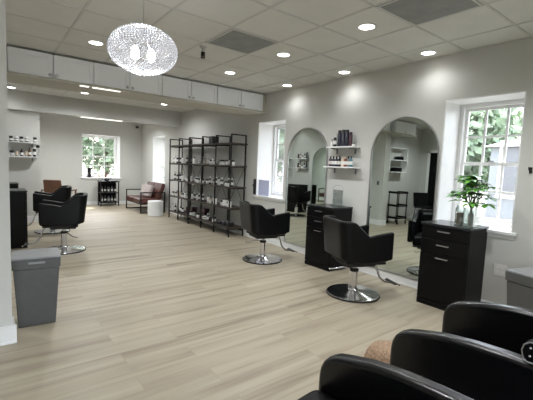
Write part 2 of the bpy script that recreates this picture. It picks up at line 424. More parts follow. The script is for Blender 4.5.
def vent(x0, y0, s, label, holes):
    t = thing('ceiling_vent', label, 'vent', (x0, y0, H), 0)
    b = B(); bx(b, .014, s-.014, .014, s-.014, -.008, -.001); obj('grille', b, vent_m, t)
    b = B()
    for a in ((0.013, s-.013, .013, .03), (.013, s-.013, s-.03, s-.013), (.013, .03, .03, s-.03), (s-.03, s-.013, .03, s-.03)):
        bx(b, a[0], a[1], a[2], a[3], -.012, -.008)
    obj('frame', b, tbar_m, t)
vent(1.969, 3.216, .61, 'square grey ceiling return vent beside the sprinkler', False)
vent(2.579, 1.386, .61, 'square grey ceiling vent above the front row, cut by the frame', True)
t = thing('fire_sprinkler', 'small chrome sprinkler head hanging from the ceiling by the vent', 'sprinkler', (2.035, 3.96, H)); t.scale = (1.3, 1.3, 2.1)
b = B(); lathe(b, [(0, -.001), (.035, -.001), (.03, -.008), (.014, -.012), (.012, -.03), (0, -.03)], n=20); obj('escutcheon', b, steel_m, t, smooth=True)
b = B(); bx(b, -.017, -.012, -.006, .006, -.062, -.03); bx(b, .012, .017, -.006, .006, -.062, -.03); bx(b, -.017, .017, -.006, .006, -.066, -.060); lathe(b, [(0, -.03), (.009, -.03), (.009, -.045), (.004, -.06), (0, -.06)], n=12); obj('yoke', b, iron_m, t)
b = B(); lathe(b, [(0, -.064), (.018, -.066), (.02, -.07), (0, -.07)], n=16); tube(b, [(0, 0, -.03), (0, 0, -.064)], .003); obj('deflector', b, steel_m, t, smooth=True)

# ---------------------------------------------------------------- crystal pendant
PX, PY, PZ = .882, 2.6, 2.185
t = thing('pendant_lamp', 'oval crystal bead pendant lamp hanging on a thin wire', 'pendant lamp', (PX, PY, PZ))
RX, RZ = .228, .158
b = B(); bead = []
gold = PI*(3-math.sqrt(5)); N = 1500
for i in range(N):
    z = 1-2*(i+.5)/N; r = math.sqrt(1-z*z); a = gold*i
    p = Vector((RX*r*math.cos(a), RX*r*math.sin(a), RZ*z)); s = .0058
    vs = [b.verts.new(p+Vector(d)*s) for d in ((1, 0, 0), (0, 1, 0), (-1, 0, 0), (0, -1, 0), (0, 0, 1), (0, 0, -1))]
    for k in range(4): b.faces.new((vs[k], vs[(k+1) % 4], vs[4])); b.faces.new((vs[(k+1) % 4], vs[k], vs[5]))
bead_m = mat('crystal_bead', srgb(226, 228, 236), .15, spec=.8)
bead_m.node_tree.nodes['Principled BSDF'].inputs['Subsurface Weight'].default_value = 0
o = obj('beads', b, bead_m, t); o['kind'] = 'stuff'; o['label'] = 'shell of small clear crystal beads'
b = B()
bmesh.ops.create_icosphere(b, subdivisions=4, radius=1)
bmesh.ops.scale(b, vec=(RX, RX, RZ), verts=b.verts)
o = obj('wire_shell', b, chrome_m, t); md = o.modifiers.new('wire', 'WIREFRAME'); md.thickness = .0016
b = B(); lathe(b, [(.02, .155), (.022, .16), (.022, .168), (.006, .178), (0, .178)]); obj('cap', b, chrome_m, t, smooth=True)
b = B(); tube(b, [(0, 0, .178), (0, 0, H-PZ-.02)], .003, 6); obj('wire', b, steel_m, t)
b = B(); lathe(b, [(0, H-PZ-.022), (.05, H-PZ-.02), (.055, H-PZ-.001), (0, H-PZ-.001)]); obj('ceiling_rose', b, chrome_m, t, smooth=True)
b = B(); tube(b, [(-.05, 0, .02), (0, 0, .10), (.05, 0, .02)], .004); tube(b, [(0, 0, .10), (0, 0, .156)], .006); obj('socket_arm', b, chrome_m, t, smooth=True)
for sx in (-.055, .055):
    b = B(); lathe(b, [(0, -.07), (.018, -.06), (.028, -.035), (.024, -.005), (.013, .02), (0, .02)], c=(sx, 0, 0)); obj('bulb', b, bulb_m, t, smooth=True)
l = bpy.data.lights.new('pendant_glow', 'POINT'); l.energy = 7; l.shadow_soft_size = .05; l.color = (.95, .97, 1)
lo = bpy.data.objects.new('pendant_glow', l); C.objects.link(lo); lo.parent = t; lo.location = (0, 0, -.02)

# ---------------------------------------------------------------- mirrors
def mirror(wall, sgn, y0, y1, ztop, label, z0=.11):
    """arched mirror on plane x=wall facing sgn"""
    r = (y1-y0)/2; yc = (y0+y1)/2; zc = ztop-r
    t = thing('arched_mirror', label, 'mirror', (wall, yc, z0), 0, 'arched mirrors')
    def outline(rr, dz=0):
        p = [(-rr, dz)] + [(-rr*math.cos(a), zc-z0+rr*math.sin(a)) for a in [PI*k/40 for k in range(41)]] + [(rr, dz)]
        return p
    b = B(); a = outline(r-.012, .012); g0, g1 = sgn*.004, sgn*.014
    prism(b, a, g0, g1, axis='x')
    obj('mirror_glass', b, mirror_m, t)
    b = B(); A = outline(r); I = outline(r-.014, .014)
    for x0, x1 in ((0.0, sgn*.028),):
        va = [[b.verts.new((x, p[0], p[1])) for p in q] for x in (sgn*.001, x1) for q in (A, I)]
        n = len(A)
        for i in range(n):
            j = (i+1) % n
            b.faces.new((va[0][i], va[0][j], va[2][j], va[2][i])); b.faces.new((va[1][i], va[3][i], va[3][j], va[1][j]))
            b.faces.new((va[2][i], va[2][j], va[3][j], va[3][i])); b.faces.new((va[0][i], va[1][i], va[1][j], va[0][j]))
    obj('mirror_frame', b, steel_m, t)
    return t
mirror(WX, -1, 2.19, 3.14, 2.135, 'tall arched mirror between the plant window and the wall shelves')
mirror(WX, -1, 3.95, 4.89, 2.10, 'tall arched mirror between the far window and the wall shelves')
mirror(.08, 1, 7.5, 8.45, 2.10, 'arched mirror on the opposite wall, seen only by reflection', .15)

# ---------------------------------------------------------------- styling chairs
def sweep(pts, nrm, th, zb, zt, lean):
    b = B(); rings = []
    for p, n_, z0, z1, ln in zip(pts, nrm, zb, zt, lean):
        o0 = Vector((p[0], p[1], z0)); 
        top = Vector((p[0]-ln, p[1], z1)); i = Vector((n_[0], n_[1], 0))*th
        rings.append([b.verts.new(v) for v in (o0, top, top-i, o0-i)])
    for a, c in zip(rings, rings[1:]):
        for k in range(4): b.faces.new((a[k], a[(k+1) % 4], c[(k+1) % 4], c[k]))
    b.faces.new(rings[0][::-1]); b.faces.new(rings[-1])
    return b
def styling_chair(label, loc, rotz, top_m=leather_m):
    t = thing('styling_chair', label, 'salon chair', loc, rotz, 'black hydraulic styling chairs')
    w, bk, fr, rc = .287, .285, .305, .10
    # plan path : front of one arm -> back -> front of other
    path = [(fr-(fr+bk-rc)*k/12, -w) for k in range(12)]
    path += [(-bk+rc-rc*math.sin(a), -w+rc-rc*math.cos(a)) for a in [PI/2*k/8 for k in range(9)]]
    path += [(-bk, -w+rc+(2*w-2*rc)*k/6) for k in range(1, 6)]
    path += [(-bk+rc-rc*math.cos(a), w-rc+rc*math.sin(a)) for a in [PI/2*k/8 for k in range(9)]]
    path += [(-bk+rc+(fr+bk-rc)*(k+1)/12, w) for k in range(12)]
    nrm = []
    for i, p in enumerate(path):
        a = Vector(path[max(i-1, 0)]); c = Vector(path[min(i+1, len(path)-1)]); d = (c-a).normalized()
        nv = Vector((d.y, -d.x))
        if nv.dot(Vector((p[0]-.02, p[1]))) < 0: nv = -nv
        nrm.append(nv)
    def ztop(x):
        if x < -.16: return .885
        if x < .02:
            s = (x+.16)/.18; s = s*s*(3-2*s)*.5+s*.5; return .885-.165*s
        return .72+.05*max(0, (x-.02)/.285)**.8
    def zbot(x): return .425+.045*abs((x-.0)/.33)**1.6
    zt = [ztop(p[0]) for p in path]; zb = [zbot(p[0]) for p in path]
    lean = [.05*max(0, min(1, (.0-p[0])/.28)) for p in path]
    b = sweep(path, nrm, .065, zb, zt, lean)
    obj('shell', b, top_m, t, bevel=.02, seg=4)
    for sy in (-1, 1):
        b = B(); prism(b, [(.02, .50), (.27, .50), (.285, .69), (.02, .65)], sy*.2195, sy*.232); obj('armrest', b, leather_dull_m, t, bevel=.004)
    b = B(); prism(b, [(-.225, .53), (-.20, .53), (-.215, .82), (-.26, .85)], -.17, .17); obj('backrest', b, leather_dull_m, t, bevel=.008)
    b = B(); bx(b, -.21, .31, -.218, .218, .42, .55); obj('seat', b, leather_dull_m, t, bevel=.035, seg=4)
    b = B(); bx(b, -.17, .17, -.16, .16, .36, .395); bx(b, -.20, .27, -.21, .21, .395, .42); obj('seat_plate', b, rubber_m, t, bevel=.004)
    b = B(); lathe(b, [(0, .012), (.298, .012), (.296, .022), (.24, .030), (.12, .042), (.06, .060), (.052, .075), (0, .075)], n=48); obj('base', b, chrome_m, t, smooth=True)
    b = B(); lathe(b, [(.302, .0), (.306, .008), (.302, .016), (.296, .018), (.29, .0)], n=48); obj('base_ring', b, rubber_m, t, smooth=True)
    b = B(); lathe(b, [(0, .07), (.042, .07), (.042, .27), (.03, .275), (.022, .28), (.022, .36), (0, .36)], n=24); obj('column', b, chrome_m, t, smooth=True)
    b = B(); lathe(b, [(.043, .272), (.05, .277), (.05, .30), (.036, .305)], n=24); obj('column_collar', b, rubber_m, t, smooth=True)
    b = B(); tube(b, curve([(-.02, .03, .29), (-.06, .12, .285), (-.13, .2, .25), (-.2, .24, .235)]), .008); obj('pump_lever', b, chrome_m, t, smooth=True)
    # footrest
    b = B(); tube(b, curve([(.22, 0, .40), (.28, 0, .33), (.33, 0, .20), (.40, 0, .13), (.50, 0, .11)]), .012, 10)
    fo = obj('footrest', b, chrome_m, t, smooth=True)
    b = B(); bx(b, .475, .52, -.10, .10, .112, .128); obj('foot_plate', b, rubber_m, fo, bevel=.008)
    b = B(); lathe(b, [(.0, -.13), (.009, -.13), (.009, .13), (0, .13)], c=(0, 0, 0), M=Matrix.Translation((.525, 0, .12)) @ Matrix.Rotation(PI/2, 4, 'X')); obj('foot_bar', b, chrome_m, fo, smooth=True)
    return t
R = math.radians
ch = styling_chair('black styling chair on a round chrome base facing the arched mirror nearest the plant', (3.36, 2.64, 0), R(-22))
def again(label, loc, rz):
    c = copy_tree(ch); c['label'] = label; c.location = loc; c.rotation_euler.z = rz; return c
again('black styling chair facing the arched mirror beside the far window', (3.36, 4.40, 0), R(-12))
again('black styling chair behind the grey bin, nearer of the two by the partition', (.95, 6.33, 0), R(168))
again('black styling chair by the tan chair, partly hidden behind another styling chair', (1.02, 8.1, 0), R(172))

# ---------------------------------------------------------------- station consoles
def console(label, loc, rz, wd=.50, dp=.42, hh=.90, name_label=None):
    """front faces -x ; local y = width, x from 0 (front) to dp (wall)"""
    t = thing('station_console', label, 'cabinet', loc, rz, 'black station consoles')
    b = B(); bx(b, .02, dp, .0, wd, .06, hh-.025); obj('body', b, console_m, t, bevel=.002)
    b = B(); bx(b, .004, dp, .002, wd-.002, 0, .06); obj('plinth', b, console_m, t)
    b = B(); bx(b, -.006, dp+.0, -.012, wd+.012, hh-.024, hh); obj('top', b, console_top_m, t, bevel=.003)
    zz = [(.07, .575), (.582, .735), (.742, hh-.03)]
    for k, (z0, z1) in enumerate(zz):
        b = B(); bx(b, .0, .019, .004, wd-.004, z0, z1)
        d = obj('door' if k == 0 else 'drawer', b, console_m, t, bevel=.002)
        b = B(); zh = (z1-.035) if k == 0 else (z0+z1)/2+.02
        bx(b, -.026, -.018, wd/2-.065, wd/2+.065, zh-.006, zh+.006)
        bx(b, -.018, .0, wd/2-.06, wd/2-.05, zh-.004, zh+.004); bx(b, -.018, .0, wd/2+.05, wd/2+.06, zh-.004, zh+.004)
        obj('handle', b, steel_m, d, bevel=.002)
    return t
k1 = console('black console with three chrome pulls below the leafy plant', (3.785, 1.60, 0), 0)
def cagain(label, loc, rz):
    c = copy_tree(k1); c['label'] = label; c.location = loc; c.rotation_euler.z = rz
cagain('black drawer console under the wall shelves between the two arched mirrors', (3.785, 3.41, 0), 0)
cagain('black console behind the grey bin beside the nearer far chair', (.51, 7.28, 0), PI)
cagain('black console against the wall farther in, near the bottle shelves', (.51, 9.12, 0), PI)

# ---------------------------------------------------------------- bins
def bin_(label, loc, rz):
    t = thing('waste_bin', label, 'bin', loc, rz, 'grey lidded bins')
    b = B()
    v = []
    for z, wx, wy in ((.0, .135, .125), (.50, .165, .155)):
        v.append([b.verts.new((sx*wx, sy*wy, z)) for sx, sy in ((-1, -1), (1, -1), (1, 1), (-1, 1))])
    for k in range(4): b.faces.new((v[0][k], v[0][(k+1) % 4], v[1][(k+1) % 4], v[1][k]))
    b.faces.new(v[0][::-1]); b.faces.new(v[1]); obj('body', b, trash_m, t, bevel=.008)
    b = B(); v = []
    for z, wx, wy in ((.502, .172, .162), (.585, .175, .166)):
        v.append([b.verts.new((sx*wx, sy*wy, z)) for sx, sy in ((-1, -1), (1, -1), (1, 1), (-1, 1))])
    for k in range(4): b.faces.new((v[0][k], v[0][(k+1) % 4], v[1][(k+1) % 4], v[1][k]))
    b.faces.new(v[0][::-1]); b.faces.new(v[1]); rim = obj('collar', b, trash_m, t, bevel=.006)
    b = B(); bx(b, -.176, .176, -.167, .167, .586, .600); obj('lid', b, lid_m, t, bevel=.005)
    b = B(); bx(b, -.06, .06, -.182, -.163, .548, .562); obj('handle', b, lid_m, t, bevel=.003)
    return t
b0 = bin_('grey textured lidded bin beside the partition wall end', (.335, 3.665, 0), R(-4))
c = copy_tree(b0); c['label'] = 'grey lidded bin against the wall below the outlet'; c.location = (3.86, 1.02, 0); c.rotation_euler.z = R(-14); c.scale = (1.2, 1.0, 1.0)

# ---------------------------------------------------------------- front armchairs
def armchair(label, loc, rz, span, sz=.49):
    """local: front edge y=0, chair runs to -y; near arm at x=0, other arm at x=span"""
    t = thing('armchair', label, 'armchair', loc, rz, 'black padded armchairs in the front row')
    prof = [(0, .22), (.0, .49), (-.001, .53), (-.007, .568), (-.022, .60), (-.045, .624), (-.08, .643), (-.13, .657), (-.24, .683), (-.37, .698), (-.50, .702), (-.80, .70), (-.80, .22)]
    for x in (0, span):
        b = B(); prism(b, prof, x-.04, x+.04, axis='x'); obj('armrest', b, arm_leather_m, t, bevel=.026, seg=5)
    b = B(); bx(b, .042, span-.042, -.68, .0, .28, sz); obj('seat', b, leather_dull_m, t, bevel=.04, seg=4)
    b = B()
    prism(b, [(-.69, .25), (-.79, .25), (-.83, .66), (-.79, .685), (-.72, .67)], .047, span-.047, axis='x'); obj('backrest', b, leather_m, t, bevel=.03, seg=4)
    b = B(); bx(b, -.03, span+.03, -.78, -.03, .15, .22); obj('frame', b, rubber_m, t, bevel=.01)
    for x in (0, span):
        for y in (-.07, -.72):
            b = B(); lathe(b, [(0, 0), (.018, 0), (.024, .15), (0, .15)], c=(x, y, 0), n=16); obj('leg', b, chrome_m, t, smooth=True)
    return t
AA = R(5)
armchair('black padded armchair in the front row, closer to the window wall', (1.665, 1.03, 0), AA, .655, .38)
armchair('black padded armchair in the front row, farther from the window wall', (.565, 1.005, 0), AA, .61)
# studded handbag hung on the arm of the front armchair
t = thing('clutch_bag', 'small black clutch bag with silver studs and a metal rim resting on an armrest', 'bag', (1.705, .475, .7015), AA)
pr = [(.02, 0), (.006, .018), (.0, .045), (.006, .07), (.025, .085), (.19, .085), (.215, .07), (.22, .04), (.21, .012), (.19, 0)]
b = B(); prism(b, [(-a, z) for a, z in pr], -.03, .03, axis='x'); obj('body', b, leather_dull_m, t, bevel=.008, seg=3)
b = B(); tube(b, [(-.031, -a, max(z, .004)) for a, z in pr]+[(-.031, -.02, .004)], .0025, 8); obj('metal_rim', b, steel_m, t, smooth=True)
for j in range(2):
    for i in range(5):
        b = B(); bmesh.ops.create_uvsphere(b, u_segments=8, v_segments=6, radius=.005, matrix=Matrix.Translation((-.031, -.028-.038*i, .062-.032*j))); obj('stud', b, chrome_m, t, smooth=True)
b = B(); tube(b, curve([(0, -.05, .084), (0, -.07, .1), (0, -.15, .1), (0, -.17, .084)]), .004); obj('strap', b, leather_dull_m, t, smooth=True)
# pouf
t = thing('pouf', 'round woven jute pouf in front of the armchairs', 'pouf', (2.17, 1.36, 0)); t.scale = (.72, .72, .75)
b = B(); lathe(b, [(0, .0), (.15, .0), (.20, .03), (.225, .10), (.23, .16), (.215, .24), (.17, .30), (.08, .325), (0, .33)], n=36)
obj('body', b, jute_m, t, smooth=True)
b = B()
for k in range(9):
    z = .04+.03*k; r = [.207, .219, .227, .231, .229, .223, .212, .196, .172][k]
    tube(b, [(r*math.cos(a), r*math.sin(a), z+.004*math.sin(24*a)) for a in [2*PI*i/60 for i in range(61)]], .012, 6)
obj('braid', b, jute_m, t, smooth=True)

# ---------------------------------------------------------------- wall shelves and their bottles
def bottle(kind, body_m, cap_m, label, loc, group, h=.16, r=.028):
    x, y, z = loc
    b = B(); n = 12
    if kind == 'jar': pf = [(0, 0), (r*1.2, 0), (r*1.25, h*.15), (r*1.25, h*.62), (r*1.1, h*.68), (0, h*.68)]; cp = [(0, h*.68), (r*1.22, h*.68), (r*1.22, h), (0, h)]
    elif kind == 'pump': pf = [(0, 0), (r, 0), (r, h*.66), (r*.4, h*.72), (0, h*.72)]; cp = [(0, h*.72), (r*.42, h*.72), (r*.42, h*.80), (r*.14, h*.82), (r*.14, h*.93), (r*.5, h*.94), (r*.5, h), (0, h)]
    elif kind == 'tube': pf = [(0, h*.16), (r*.8, h*.16), (r*.95, h*.5), (r*.9, h), (0, h)]; cp = [(0, 0), (r*.82, 0), (r*.82, h*.16), (0, h*.16)]
    elif kind == 'can': pf = [(0, 0), (r, 0), (r, h*.8), (r*.8, h*.84), (0, h*.84)]; cp = [(0, h*.84), (r*.78, h*.84), (r*.78, h), (0, h)]
    else: pf = [(0, 0), (r, 0), (r, h*.7), (r*.5, h*.8), (0, h*.8)]; cp = [(0, h*.8), (r*.5, h*.8), (r*.5, h), (0, h)]
    lathe(b, pf, n=n); o = obj('bottle' if kind != 'jar' else 'jar', b, body_m, smooth=True, loc=loc)
    b = B(); lathe(b, cp, n=n); obj('cap', b, cap_m, o, smooth=True)
    if kind in ('pump', 'can', 'bottle', 'jar') and body_m is not white_plastic_m and not (kind == 'can' and body_m in (navy_m, plum_m)):
        b = B(); rr = r*(1.26 if kind == 'jar' else 1.0)+.0008
        lathe(b, [(rr, h*.2), (rr, h*.52)], n=n)
        # open band label
        obj('paper_label', b, white_plastic_m, o, smooth=True)
    return tag(o, label, kind if kind in ('jar',) else 'bottle', group)
def bottle_fast(src, label, loc):
    c = copy_tree(src); c['label'] = label; c.location = loc; return c

def wall_shelf(label, axis, a0, a1, wall, z, depth, sgn):
    t = thing('wall_shelf', label, 'shelf', (0, 0, 0), 0, None)
    b = B()
    if axis == 'x': bx(b, min(wall, wall+sgn*depth), max(wall, wall+sgn*depth), a0, a1, z-.02, z)
    else: bx(b, a0, a1, min(wall, wall+sgn*depth), max(wall, wall+sgn*depth), z-.02, z)
    obj('board', b, white_m, t, bevel=.002)
    for a in (a0+.08, a1-.08):
        b = B()
        if axis == 'x':
            x0, x1 = sorted((wall, wall+sgn*depth*.85)); bx(b, x0, x1, a-.008, a+.008, z-.032, z-.02); xx = sorted((wall, wall+sgn*.012)); bx(b, xx[0], xx[1], a-.012, a+.012, z-.10, z-.02)
        else:
            x0, x1 = sorted((wall, wall+sgn*depth*.85)); bx(b, a-.008, a+.008, x0, x1, z-.032, z-.02); xx = sorted((wall, wall+sgn*.012)); bx(b, a-.012, a+.012, xx[0], xx[1], z-.10, z-.02)
        obj('bracket', b, grey_plastic_m, t, bevel=.002)
    return t
wall_shelf('upper white wall shelf between the two arched mirrors', 'x', 3.35, 3.85, WX, 1.765, .17, -1)
wall_shelf('lower white wall shelf between the two arched mirrors', 'x', 3.32, 3.88, WX, 1.475, .17, -1)
G1 = 'products on the shelf between the mirrors'
up = [('pump', white_plastic_m, black_plastic_m, .11, .022, 'small white pump bottle at the far end of the upper shelf between mirrors', 3.80),
      ('bottle', black_plastic_m, white_plastic_m, .17, .025, 'black bottle with white cap beside the small pump, upper shelf between mirrors', 3.74),
      ('can', navy_m, black_plastic_m, .235, .033, 'tall navy can, first of the tall trio, upper shelf between mirrors', 3.655),
      ('can', navy_m, black_plastic_m, .24, .033, 'tall navy can, middle of the tall trio, upper shelf between mirrors', 3.585),
      ('can', navy_m, black_plastic_m, .235, .033, 'tall navy can, last of the tall trio, upper shelf between mirrors', 3.515),
      ('can', plum_m, navy_m, .20, .026, 'slim dark plum bottle beside the tall cans, upper shelf between mirrors', 3.45),
      ('jar', white_plastic_m, grey_plastic_m, .05, .02, 'tiny white jar at the end of the upper shelf between mirrors', 3.39)]
for kd, bm_, cm, hh, rr, lb, y in up: bottle(kd, bm_, cm, lb, (4.12, y, 1.765), G1, hh, rr)
lo_ = [(plum_m, navy_m, 'plum', 3.81), (navy_m, black_plastic_m, 'navy', 3.75), (navy_m, plum_m, 'dark purple', 3.69), (black_plastic_m, navy_m, 'black', 3.63), (cream_m, cream_m, 'cream', 3.57), (amber_m, cream_m, 'amber', 3.52), (grey_plastic_m, black_plastic_m, 'grey', 3.465), (teal_m, navy_m, 'teal', 3.415)]
for bm_, cm, nm, y in lo_: bottle('bottle', bm_, cm, 'small %s bottle in the row on the lower shelf between mirrors' % nm, (4.12, y, 1.475), G1, .15, .024)
# clear display stand on console
t = thing('acrylic_stand', 'clear acrylic arched stand standing on the console under the wall shelves', 'stand', (4.12, 3.62, .902))
b = B(); tube(b, [(0, -.1, 0), (0, -.1, .24)]+[(0, -.1*math.cos(a), .24+.06*math.sin(a)) for a in [PI*k/12 for k in range(1, 12)]]+[(0, .1, .24), (0, .1, 0)], .004, 6); obj('frame', b, vase_m, t, smooth=True)
b = B(); bx(b, -.05, .05, -.11, .11, 0, .008); obj('base', b, vase_m, t)
b = B(); bx(b, -.002, .002, -.09, .09, .008, .23); obj('panel', b, vase_m, t)

# far shelves on the pier
wall_shelf('upper white wall shelf on the grey pier by the partition', 'y', .16, .90, 9.45, 1.735, .2, -1)
wall_shelf('lower white wall shelf on the grey pier by the partition', 'y', .16, .90, 9.45, 1.435, .2, -1)
G2 = 'products on the pier shelves'
for i, x in enumerate((.44, .53, .62, .71, .86)):
    kd = 'jar'
    bottle(kd, black_plastic_m if i < 4 else grey_plastic_m, white_plastic_m if i % 2 else black_plastic_m, 'dark square-ish jar with white label, %s along the upper pier shelf' % ORD[i], (x, 9.32, 1.735), G2, .11, .028)
for i, (x, kd, mm, cm, hh) in enumerate(((.45, 'jar', grey_plastic_m, black_plastic_m, .11), (.53, 'tube', cream_m, black_plastic_m, .10), (.62, 'bottle', plum_m, plum_m, .15), (.70, 'tube', cream_m, grey_plastic_m, .11), (.76, 'pump', amber_m, black_plastic_m, .18), (.85, 'can', black_plastic_m, white_plastic_m, .2))):
    bottle(kd, mm, cm, '%s item along the lower pier shelf, %s with its own cap' % (ORD[i], {'jar': 'grey jar', 'tube': 'cream tube', 'bottle': 'dark red bottle', 'pump': 'amber pump', 'can': 'black can'}[kd]), (x, 9.32, 1.435), G2, hh, .03)
# hot tool holder by the pier shelves
t = thing('dryer_holder', 'small black holder with a coiled cord on the grey pier', 'holder', (.92, 9.43, 1.60))
b = B(); bx(b, -.02, .02, -.08, .018, .05, .09); obj('bracket', b, black_plastic_m, t, bevel=.004)
b = B(); lathe(b, [(.028, 0), (.034, 0), (.034, .05), (.028, .05)], c=(0, -.06, .03), n=16); obj('ring', b, black_plastic_m, t, smooth=True)
b = B(); tube(b, curve([(0, -.05, .03), (.02, -.04, -.05), (-.02, -.04, -.1), (.02, -.03, -.14)]), .004); obj('cord', b, black_plastic_m, t, smooth=True)

# shelves on the station wall (seen in the far mirror)
for yy, tag_ in ((6.45, 'beside the nearer far chair'), (8.85, 'beside the farther far chair')):
    for z, nm in ((1.75, 'upper'), (1.45, 'lower')):
        wall_shelf('%s white shelf on the station wall %s' % (nm, tag_), 'x', yy-.25, yy+.25, .08, z, .17, 1)
        for i in range(5):
            bottle(('can', 'bottle', 'jar', 'pump', 'can')[i], (navy_m, black_plastic_m, white_plastic_m, amber_m, plum_m)[i], black_plastic_m,
                   '%s %s on the %s station shelf %s' % (ORD[i], ('navy can', 'black bottle', 'white jar', 'amber pump', 'plum can')[i], nm, tag_), (.17, yy-.2+.1*i, z), 'products on the station wall shelves', (.2, .17, .09, .18, .15)[i], .028)

# ---------------------------------------------------------------- product rack
RX0, RX1 = 3.80, 4.16
LV = [.19, .585, 1.0, 1.43, 1.87]
HP = 2.04
def rack(y0, bays, pitch, label, braced):
    t = thing('product_rack', label, 'shelf rack', (0, 0, 0), 0, 'industrial product racks')
    s = .012
    for k in range(bays+1):
        y = y0+k*pitch
        b = B()
        bx(b, RX0, RX0+2*s, y-s, y+s, 0, HP); bx(b, RX1-2*s, RX1, y-s, y+s, 0, HP); bx(b, RX0+2*s, RX1-2*s, y-s, y+s, HP-2*s, HP)
        for z in LV: bx(b, RX0+2*s, RX1-2*s, y-s*.8, y+s*.8, z-.045, z-.027)
        obj('end_frame', b, iron_m, t)
    for z in LV:
        b = B(); bx(b, RX0-.012, RX1+.012, y0-(.04 if bays == 3 else .0), y0+bays*pitch+.010, z-.026, z); obj('shelf_board', b, shelfwood_m, t, bevel=.002)
    for k in range(bays):
        ya, yb = y0+k*pitch+s, y0+(k+1)*pitch-s
        b = B(); bx(b, RX1-.02, RX1-.008, ya, yb, LV[0]-.09, LV[0]-.06)
        if k in braced:
            for za, zb in ((LV[2]+.02, LV[3]-.03), (LV[1]+.02, LV[2]-.03), (LV[3]+.02, LV[4]-.03)) if False else ((LV[1]+.03, LV[3]-.03),):
                tube(b, [(RX1-.012, ya, za), (RX1-.012, yb, zb)], .005, 6); tube(b, [(RX1-.006, yb, za), (RX1-.006, ya, zb)], .005, 6)
        obj('brace', b, iron_m, t)
rack(6.13, 3, .60, 'black and brown product rack, longer unit beside the far window', (0, 1))
rack(7.995, 2, .555, 'black and brown product rack, shorter unit beside the white drum table', (0, 1))
bays = [6.13, 6.73, 7.33, 7.965, 8.525]
kinds = [('jar', 'white', white_plastic_m, 'black', black_plastic_m, .10, .03), ('can', 'white', white_plastic_m, 'black', black_plastic_m, .15, .026),
         ('bottle', 'dark', black_plastic_m, 'white', white_plastic_m, .17, .026), ('jar', 'grey', grey_plastic_m, 'white', white_plastic_m, .09, .033),
         ('pump', 'plum', plum_m, 'black', black_plastic_m, .20, .028), ('can', 'cream', cream_m, 'grey', grey_plastic_m, .13, .028), ('pump', 'white', white_plastic_m, 'grey', grey_plastic_m, .18, .028)]
protos = {}
lvn = ['bottom shelf', 'second shelf up', 'middle shelf', 'fourth shelf up']
style = {  # (bay, level) -> kind order
 (0, 3): (0, 3, 0, 3, 0, 0), (0, 2): (2, 0, 2, 0, 2, 0), (0, 1): (1, 1, 0, 1, 1, 0), (0, 0): (),
 (1, 3): (3, 0, 1, 0, 3, 5), (1, 2): (1, 2, 0, 2, 1, 0), (1, 1): (1, 1, 5, 1, 1), (1, 0): (2, 0, 2, 3),
 (2, 3): (5, 2, 3, 1), (2, 2): (0, 2, 0, 1, 0), (2, 1): (2, 1, 2, 1, 2), (2, 0): (0, 0, 3),
 (3, 3): (4, 2, 4, 6), (3, 2): (6, 0, 6, 1), (3, 1): (1, 0, 1, 0), (3, 0): (0, 2),
 (4, 3): (2, 6, 2, 6, 2), (4, 2): (4, 4, 2, 4, 2), (4, 1): (5, 5, 0, 5, 0), (4, 0): (4, 6, 4, 6)}
rk = random.Random(3)
for (bay, lv), seq in style.items():
    n = len(seq)
    for i, kx in enumerate(seq):
        kd, cn, bm_, kn, cm, hh, rr = kinds[kx]
        noun = {'jar': 'jar', 'can': 'canister', 'bottle': 'bottle', 'pump': 'pump bottle'}[kd]
        lab = '%s %s, %s top, %s along, rack bay %s from window, %s' % (cn, noun, kn, ORD[i], ['one', 'two', 'three', 'four', 'five'][bay], lvn[lv])
        y = bays[bay]+.08+(.43)*(i/max(1, n-1)) + rk.uniform(-.008, .008)
        loc = (3.90+rk.uniform(-.03, .05), y, LV[lv]+.0005)
        if kx in protos: bottle_fast(protos[kx], lab, loc)
        else: protos[kx] = bottle(kd, bm_, cm, lab, loc, 'hair products on the racks', hh, rr)
def box_thing(name, label, cat, x0, x1, y0, y1, z0, z1, mtl, mtl2, group=None):
    t = thing(name, label, cat, ((x0+x1)/2, (y0+y1)/2, z0), 0, group)
    hx, hy, hz = (x1-x0)/2, (y1-y0)/2, z1-z0
    b = B(); bx(b, -hx, hx, -hy, hy, 0, hz*.78); obj('body', b, mtl, t, bevel=.003)
    b = B(); bx(b, -hx-.003, hx+.003, -hy-.003, hy+.003, hz*.78, hz); obj('lid', b, mtl2, t, bevel=.003)
box_thing('speaker', 'black square speaker on the top board of the rack', 'speaker', 3.86, 4.02, 6.98, 7.14, 1.871, 2.03, black_plastic_m, black_plastic_m)
for k, (y, m1, nm) in enumerate(((6.25, black_plastic_m, 'black'), (6.43, navy_m, 'navy'), (6.60, black_plastic_m, 'low black'))):
    box_thing('product_box', '%s product box on the bottom board of the rack by the window' % nm, 'box', 3.88, 4.02, y, y+.12, .191, .191+.10-.02*k, m1, grey_plastic_m, 'boxes on the rack')
for k, (y, bay) in enumerate(((7.42, 'third'), (8.05, 'fourth'), (8.25, 'farther of the fourth'))):
    box_thing('product_box', 'dark red product box on the bottom board, %s bay of the rack' % bay, 'box', 3.95, 4.08, y, y+.14, .191, .191+.22-.03*k, plum_m, plum_m, 'boxes on the rack')

